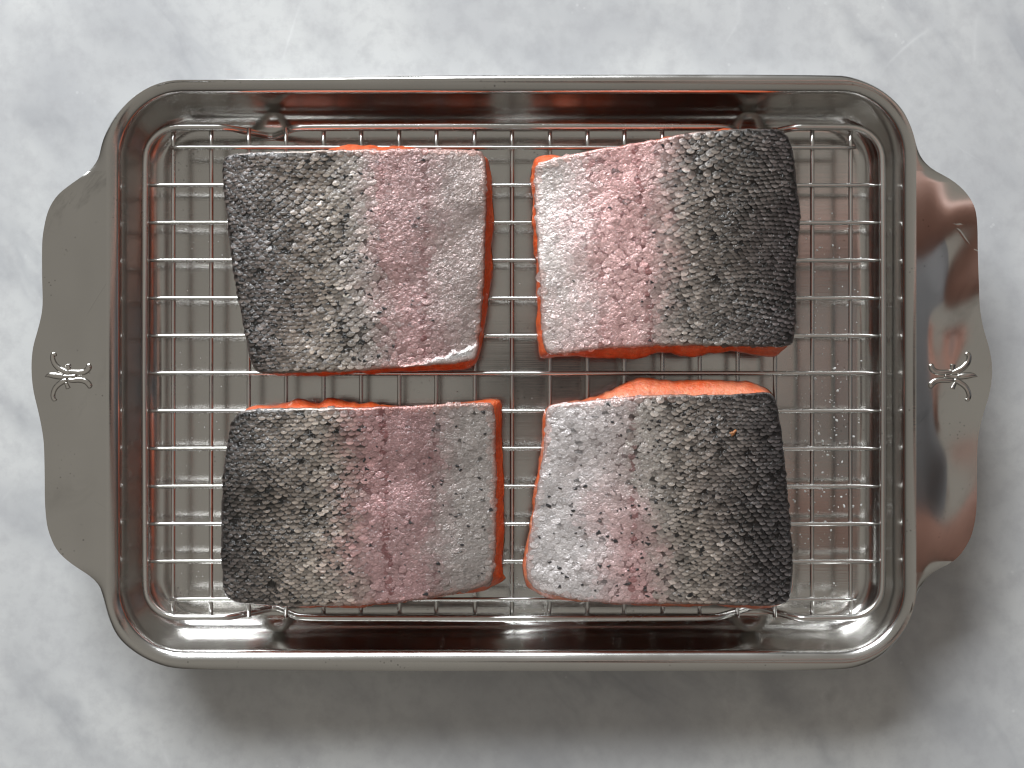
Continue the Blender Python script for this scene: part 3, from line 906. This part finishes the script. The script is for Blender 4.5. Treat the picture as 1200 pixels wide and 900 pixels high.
G_DARK = (.012, .011, .011)
FIL = [
    dict(seed=101, label="upper left raw fillet with dark grey skin and one white folded corner",
         skin=[(258,186),(266,178),(340,177.5),(400,175),(440,175),(507,173),(560,172.5),(568.5,178),(570,217),(569,283),(566,350),(563,383),(560.5,403),(561,412),(554,423.5),(523,427),(473,431),(440,434),(383,437),(307,438.5),(296,434),(287,402),(277,352),(268,302),(262,250),(257.5,205)],
         flesh=[(262,188),(268,180),(340,179),(392,173),(404,168.5),(440,168),(466,168.5),(478,172),(530,173),(570,177),(576,187),(578.5,230),(577.5,290),(573,345),(567,385),(561,420),(556,428),(540,433.5),(520,435),(470,435),(440,437),(400,440),(384,442.5),(372,439.5),(308,440),(298,434),(290,404),(280,352),(271,302),(265,250)],
         pale_gain=1.0, speck=3.2, back=257, belly=570, shear=-.05, mid_y=305, rot=.0, pitch=(9.0, 4.5), flap=(470, 431, 562, 402), pale=.25,
         lines=[(497, .7), (447, .4)], lshear=0.0, pink=(.585, .76), pink_amt=.85, pink_low=False,
         stops_u=[0, .13, .28, .42, .55, .62, .75, .86, 1.0],
         stops_c=[(.10,.085,.08),(.13,.115,.11),(.20,.175,.155),(.30,.27,.24),(.38,.34,.315),(.41,.325,.31),(.43,.325,.315),(.46,.375,.355),(.49,.40,.375)],
         stops_gap=[G_DARK,G_DARK,(.02,.018,.016),(.04,.036,.033),(.11,.085,.08),(.24,.16,.155),(.28,.19,.185),(.34,.27,.26),(.40,.33,.31)],
         spots=[.10,.14,.20,.16,.06,.015,.01,0,0]),
    dict(seed=202, label="upper right raw fillet with pale pink belly left and coarse dark scales right",
         skin=[(626,200),(628,190),(653,182.5),(690,176),(733,169.5),(773,162),(813,154),(860,151),(905,150),(921,151.5),(928,161),(933,180),(938,213),(942.5,250),(940,270),(936.5,313),(937,363),(934,390),(932,406.5),(900,406.5),(833,405),(767,406),(700,408.5),(652,417),(638,414),(634,380),(633,330),(629.5,280),(627,230)],
         flesh=[(623,186),(630,179),(650,178),(658,183),(690,177),(720,172),(728,167),(736,168),(773,163),(813,155),(832,151),(850,148.5),(880,150),(915,151),(926,162),(931,180),(936,213),(939,250),(937,270),(934,313),(934,363),(931,390),(929,404),(920,413),(912,419.5),(890,416),(853,412.5),(836,415),(817,419),(800,415.5),(783,413.5),(760,416),(738,421.5),(720,420),(700,418.5),(665,417.5),(640,420),(631,417),(630,380),(628.5,330),(625.5,280),(624,230)],
         pale_gain=1.2, speck=2.6, back=942, belly=627, shear=0.03, mid_y=285, rot=.20, pitch=(9.1, 4.6), flap=None, pale=.25,
         lines=[(699, .55), (754, .8)], lshear=-.07, pink=(.53, .80), pink_amt=.9, pink_low=False,
         stops_u=[0, .12, .28, .42, .50, .60, .75, .86, 1.0],
         stops_c=[(.075,.068,.072),(.10,.092,.092),(.15,.14,.13),(.27,.245,.225),(.42,.365,.34),(.58,.465,.445),(.61,.49,.47),(.62,.53,.51),(.60,.54,.515)],
         stops_gap=[G_DARK,G_DARK,(.012,.011,.010),(.03,.027,.025),(.10,.08,.075),(.30,.20,.195),(.36,.25,.245),(.44,.36,.35),(.48,.42,.40)],
         spots=[.05,.08,.14,.14,.06,.012,.006,.003,0]),
    dict(seed=303, label="lower left raw fillet with black speckled back, mauve stripe and grey belly",
         skin=[(266,503),(272,487),(283,479.5),(340,477.5),(407,477.5),(473,476),(523,473),(574,471.5),(580.5,478),(581.5,550),(581.5,617),(579.5,678),(572,688),(540,695.5),(490,703.5),(440,708.5),(373,711),(307,710.5),(261,707.5),(256,683),(254.5,617),(259.5,550)],
         flesh=[(270,503),(276,485),(288,476.5),(310,474),(330,473),(348,466.5),(356,466),(366,471),(375,471.5),(383,465),(392,467),(410,472),(433,474),(470,477),(515,474.5),(535,471.5),(560,469),(584,466.5),(589,470),(589.5,540),(590.5,617),(589,660),(589,678),(594,679.5),(590,684),(577,692),(566,697.5),(540,697),(490,704.5),(440,709.5),(400,712.5),(373,713.5),(340,713),(307,712),(264,707),(260,683),(259,617),(263,550)],
         pale_gain=.95, speck=3.0, back=254, belly=582, shear=0.0, mid_y=590, rot=-.03, pitch=(9.2, 4.6), flap=None, pale=.25,
         lines=[(451, 1.0), (508, .35)], lshear=-.03, pink=(.49, .76), pink_amt=.85, pink_low=False,
         stops_u=[0, .12, .26, .40, .47, .55, .70, .80, 1.0],
         stops_c=[(.075,.068,.068),(.125,.113,.106),(.22,.196,.176),(.33,.30,.27),(.34,.30,.27),(.38,.295,.29),(.40,.305,.30),(.43,.385,.365),(.47,.425,.40)],
         stops_gap=[G_DARK,G_DARK,(.015,.013,.012),(.035,.031,.028),(.08,.068,.062),(.20,.135,.135),(.24,.165,.165),(.30,.26,.25),(.36,.32,.30)],
         spots=[.08,.16,.26,.22,.10,.025,.02,.05,.04]),
    dict(seed=404, label="lower right raw fillet with silvery speckled belly and pink cut flesh showing above",
         skin=[(640,476),(652,473),(683,470),(717,466.5),(780,462),(833,463),(880,461),(909,458.5),(915,480),(920,513),(925,563),(930,613),(932.5,663),(929,700),(923,710.5),(867,709.5),(800,708),(733,707),(683,705),(640,698),(620,688),(615.5,665),(620,637),(627,590),(634,547),(638.5,513)],
         flesh=[(637,478),(660,473),(690,467.5),(703,464),(714,456.5),(728,452),(745,445),(760,443.5),(800,444),(833,446.5),(850,444.5),(872,446),(893,450.5),(909,456),(913,480),(918,513),(923,563),(928,613),(931,645),(934,666),(931,690),(925,706),(905,712.5),(890,714.5),(868,711.5),(820,711),(800,712),(760,709),(733,710.5),(690,706.5),(660,703.5),(641,704.5),(624,695),(614,688),(612.5,660),(617,637),(624,590),(631,547),(636,513)],
         pale_gain=1.22, speck=2.4, back=932, belly=628, shear=-.10, mid_y=585, rot=.10, pitch=(9.1, 4.5), flap=None, pale=1.0,
         lines=[(741, .9)], lshear=.0, pink=(.60, .74), pink_amt=1.1, pink_low=True,
         stops_u=[0, .12, .28, .42, .55, .62, .75, .86, 1.0],
         stops_c=[(.060,.057,.062),(.105,.10,.102),(.19,.175,.165),(.29,.265,.24),(.38,.345,.315),(.48,.41,.395),(.57,.515,.505),(.63,.585,.58),(.64,.60,.595)],
         stops_gap=[G_DARK,G_DARK,(.016,.015,.014),(.035,.032,.029),(.08,.07,.064),(.20,.15,.145),(.32,.27,.265),(.44,.40,.39),(.48,.44,.43)],
         spots=[.08,.10,.16,.20,.16,.08,.06,.05,.03]),
]
for f in FIL: Fillet(f)

def crumb():
    x, y = p2w(857.5, 508, ZTOP)
    V = []; Fc = []; n = 12
    for i, t in enumerate(np.linspace(0, 1, 5)):
        for q in range(n):
            a = 2 * math.pi * q / n
            r = math.cos(t * math.pi / 2) * (1 + .28 * math.sin(3 * a + 1) + .15 * math.sin(5 * a))
            V.append((.0021 * r * math.cos(a) + .0006 * t, .0013 * r * math.sin(a), .0009 * math.sin(t * math.pi / 2)))
    for i in range(4):
        for q in range(n): Fc.append((i * n + q, i * n + (q + 1) % n, (i + 1) * n + (q + 1) % n, (i + 1) * n + q))
    o = mesh_obj("flesh_crumb", V, Fc, M_FLESH)
    set_col(o, np.tile(np.array([[.42, .17, .06]]), (len(V), 1)))
    o.location = (x, y, ZTOP - .0004); o.rotation_euler = (0, 0, .5)
    tag(o, "tiny orange crumb of flesh stuck on the dark skin of the lower right fillet", "crumb")
crumb()

# ------------------------------------------------------------------ specks of salt on the tray floor
def flecks():
    ico = []
    t = (1 + 5 ** .5) / 2
    vs_ = np.array([(-1,t,0),(1,t,0),(-1,-t,0),(1,-t,0),(0,-1,t),(0,1,t),(0,-1,-t),(0,1,-t),(t,0,-1),(t,0,1),(-t,0,-1),(-t,0,1)], float)
    vs_ /= np.linalg.norm(vs_[0])
    fs = [(0,11,5),(0,5,1),(0,1,7),(0,7,10),(0,10,11),(1,5,9),(5,11,4),(11,10,2),(10,7,6),(7,1,8),(3,9,4),(3,4,2),(3,2,6),(3,6,8),(3,8,9),(4,9,5),(2,4,11),(6,2,10),(8,6,7),(9,8,1)]
    parts = []
    rng = np.random.default_rng(5)
    def put(px, py, z, r):
        x, y = p2w(px, py, z)
        v = vs_ * (1 + rng.normal(0, .22, (12, 1)))
        v = v * np.array([r * rng.uniform(.8, 1.3), r * rng.uniform(.7, 1.1), r * .45])
        a = rng.uniform(0, 6.28); c, s = math.cos(a), math.sin(a)
        v = np.column_stack([v[:, 0] * c - v[:, 1] * s, v[:, 0] * s + v[:, 1] * c, v[:, 2]])
        parts.append((v + np.array([x, y, z + r * .3]), fs))
    zf = .00265
    for _ in range(300):
        px = np.clip(rng.normal(968, 26), 926, 1020); py = rng.uniform(250, 722)
        if rng.random() < .45: py = rng.normal(520, 70)
        put(px, py, zf, float(np.clip(rng.lognormal(-8.25, .55), .00008, .00085)))
    for _ in range(70):
        put(rng.uniform(590, 640), rng.uniform(300, 720), zf, float(np.clip(rng.lognormal(-8.8, .4), .00008, .0005)))
    for _ in range(60):
        put(rng.uniform(195, 262), rng.uniform(200, 700), zf, float(np.clip(rng.lognormal(-8.9, .45), .00008, .0005)))
    for _ in range(30):
        put(rng.uniform(420, 640), rng.uniform(440, 468), zf, float(np.clip(rng.lognormal(-8.9, .4), .00008, .0004)))
    V, Fc = join(parts)
    o = mesh_obj("salt_flecks", V, Fc, M_SALT, None, smooth=False)
    tag(o, "tiny white salt flecks scattered over the tray floor beneath the rack", "salt", kind="stuff")
flecks()

# ------------------------------------------------------------------ the photographer, who shows only as a reflection in the right handle
def skinned(name, joints, edges, mat, parent, sub=1, cut=None):
    """one continuous surface grown round a skeleton: joints = {name: (x, y, z, rx, ry)}"""
    ids = {k: i for i, k in enumerate(joints)}
    me = bpy.data.meshes.new(name)
    me.from_pydata([j[:3] for j in joints.values()], [(ids[a], ids[b]) for a, b in edges], [])
    o = bpy.data.objects.new(name, me); COL.objects.link(o)
    md = o.modifiers.new("skin", 'SKIN'); md.use_smooth_shade = True
    lay = me.skin_vertices[0].data
    for i, j in enumerate(joints.values()):
        lay[i].radius = (j[3], j[4]); lay[i].use_root = (i == 0)
    ss = o.modifiers.new("sub", 'SUBSURF'); ss.levels = sub; ss.render_levels = sub
    dg = bpy.context.evaluated_depsgraph_get(); dg.update()
    m2 = bpy.data.meshes.new_from_object(o.evaluated_get(dg))
    o.modifiers.clear(); o.data = m2; m2.name = name
    m2.polygons.foreach_set("use_smooth", np.ones(len(m2.polygons), bool))
    m2.materials.clear(); m2.materials.append(mat)
    if parent: o.parent = parent
    return o

def person():
    skin = m_plain("person_skin", (.52, .27, .20), .5); shirt = m_plain("grey_cotton", (.16, .16, .165), .85, .2)
    hairm = m_plain("dark_hair", (.02, .016, .014), .5); trous = m_plain("dark_denim", (.03, .035, .05), .8, .2); dark = m_plain("eye_dark", (.02, .02, .02), .2)
    root = empty("person", (.58, 0, -.90))
    tag(root, "person in a grey shirt holding a black phone, mirrored in the right tray handle", "person")
    J = {}; E = []
    def ch(names):
        for a, b in zip(names[:-1], names[1:]): E.append((a, b))
    J["pelvis"] = (.60, 0, 0.0, .14, .11); J["waist"] = (.55, 0, .24, .13, .10); J["chest"] = (.46, 0, .50, .15, .115)
    J["collar"] = (.425, 0, .635, .11, .085); J["neck"] = (.44, 0, .715, .052, .055); J["jaw"] = (.44, 0, .775, .062, .07); J["head"] = (.43, 0, .855, .078, .092); J["crown"] = (.435, 0, .935, .055, .065)
    J["nose"] = (.345, 0, .810, .010, .014)
    ch(["pelvis", "waist", "chest", "collar", "neck", "jaw", "head", "crown"]); E.append(("jaw", "nose"))
    for s, t in ((1, "l"), (-1, "r")):
        J["sh" + t] = (.44, s * .185, .60, .06, .06); J["el" + t] = (.405, s * .165, .375, .042, .042); J["fo" + t] = (.31, s * .128, .375, .038, .038)
        J["wr" + t] = (.155, s * .082, .462, .026, .024); J["pa" + t] = (.090, s * .062, .478, .030, .016)
        J["ear" + t] = (.44, s * .092, .83, .012, .022)
        J["hip" + t] = (.58, s * .09, -.10, .09, .09); J["kn" + t] = (.575, s * .10, -.45, .058, .06); J["an" + t] = (.60, s * .10, -.83, .038, .042); J["to" + t] = (.47, s * .11, -.872, .035, .026)
        ch(["collar", "sh" + t, "el" + t, "fo" + t, "wr" + t, "pa" + t]); E.append(("head", "ear" + t))
        ch(["pelvis", "hip" + t, "kn" + t, "an" + t, "to" + t])
        for q, (dx, ln) in enumerate(((.026, .92), (.008, 1.0), (-.012, .95), (-.030, .78))):
            a, b, c = f"f{q}a{t}", f"f{q}b{t}", f"f{q}c{t}"
            J[a] = (.070 + dx, s * .058, .468, .0095, .0095); J[b] = (.060 + dx, s * .046, .468 + .008 * ln, .0085, .0085); J[c] = (.055 + dx, s * (.046 - .022 * ln), .4815, .007, .007)
            ch(["pa" + t, a, b, c])
        J["t1" + t] = (.098, s * .050, .496, .011, .011); J["t2" + t] = (.075, s * .034, .506, .009, .009)
        ch(["pa" + t, "t1" + t, "t2" + t])
    skinned("body", J, E, skin, root, 1)
    def sub_j(names, grow): return {n: (*J[n][:3], J[n][3] + grow, J[n][4] + grow) for n in names}
    S = sub_j(["pelvis", "waist", "chest", "collar", "shl", "shr"], .014)
    for s, t in ((1, "l"), (-1, "r")): S["slv" + t] = (.425, s * .176, .50, .062, .062)
    skinned("shirt", S, [("pelvis", "waist"), ("waist", "chest"), ("chest", "collar"), ("collar", "shl"), ("shl", "slvl"), ("collar", "shr"), ("shr", "slvr")], shirt, root, 2)
    T = sub_j(["pelvis", "hipl", "hipr", "knl", "knr", "anl", "anr"], .010)
    skinned("trousers", T, [("pelvis", "hipl"), ("hipl", "knl"), ("knl", "anl"), ("pelvis", "hipr"), ("hipr", "knr"), ("knr", "anr")], trous, root, 2)
    Hh = {"a": (.475, 0, .81, .085, .075), "b": (.465, 0, .895, .092, .088), "c": (.435, 0, .952, .07, .06)}
    skinned("hair", Hh, [("a", "b"), ("b", "c")], hairm, root, 2)
    for s in (1, -1):
        a = np.linspace(0, np.pi, 7)
        V = []; n = 10
        for t in a:
            for u in np.linspace(0, 2 * np.pi, n, endpoint=False): V.append((.363 + .011 * math.cos(t), s * .030 + .011 * math.sin(t) * math.cos(u), .852 + .011 * math.sin(t) * math.sin(u)))
        Fc = [(i * n + q, i * n + (q + 1) % n, (i + 1) * n + (q + 1) % n, (i + 1) * n + q) for i in range(6) for q in range(n)]
        mesh_obj("eye", V, Fc, dark, root)
    for o in root.children: o.matrix_parent_inverse = root.matrix_world.inverted() if False else o.matrix_parent_inverse
    for o in root.children: o.location = (-.58, 0, .90)

def phone():
    body = m_plain("phone_case", (.015, .015, .018), .35); glass = m_plain("phone_screen", (.01, .01, .012), .08)
    root = empty("mobile_phone", (.050, 0, .486)); tag(root, "black mobile phone held level above the tray by the person", "phone")
    def slab(name, hx, hy, r, z0, z1, mat, dx=0, dy=0):
        fr = np.array([(q, i / 8) for q in range(8) for i in range(8)])
        rows = [(-.0012, z0), (0, z0 + .0012), (0, z1 - .0012), (-.0012, z1)]
        V = []; n = len(fr)
        for o, z in rows: V.append(np.column_stack([rrect(hx + o, hy + o, r + o, fr) + np.array([dx, dy]), np.full(n, z)]))
        Fc = [(i * n + k, i * n + (k + 1) % n, (i + 1) * n + (k + 1) % n, (i + 1) * n + k) for i in range(3) for k in range(n)]
        Fc += [tuple(range(n))[::-1], tuple(3 * n + k for k in range(n))]
        return mesh_obj(name, np.vstack(V), Fc, mat, root, smooth=False)
    slab("phone_body", .074, .036, .010, 0, .0082, body)
    slab("screen", .071, .033, .008, .0070, .0086, glass)
    slab("lens_module", .017, .017, .006, -.0024, .0010, glass, -.050, 0)
person(); phone()
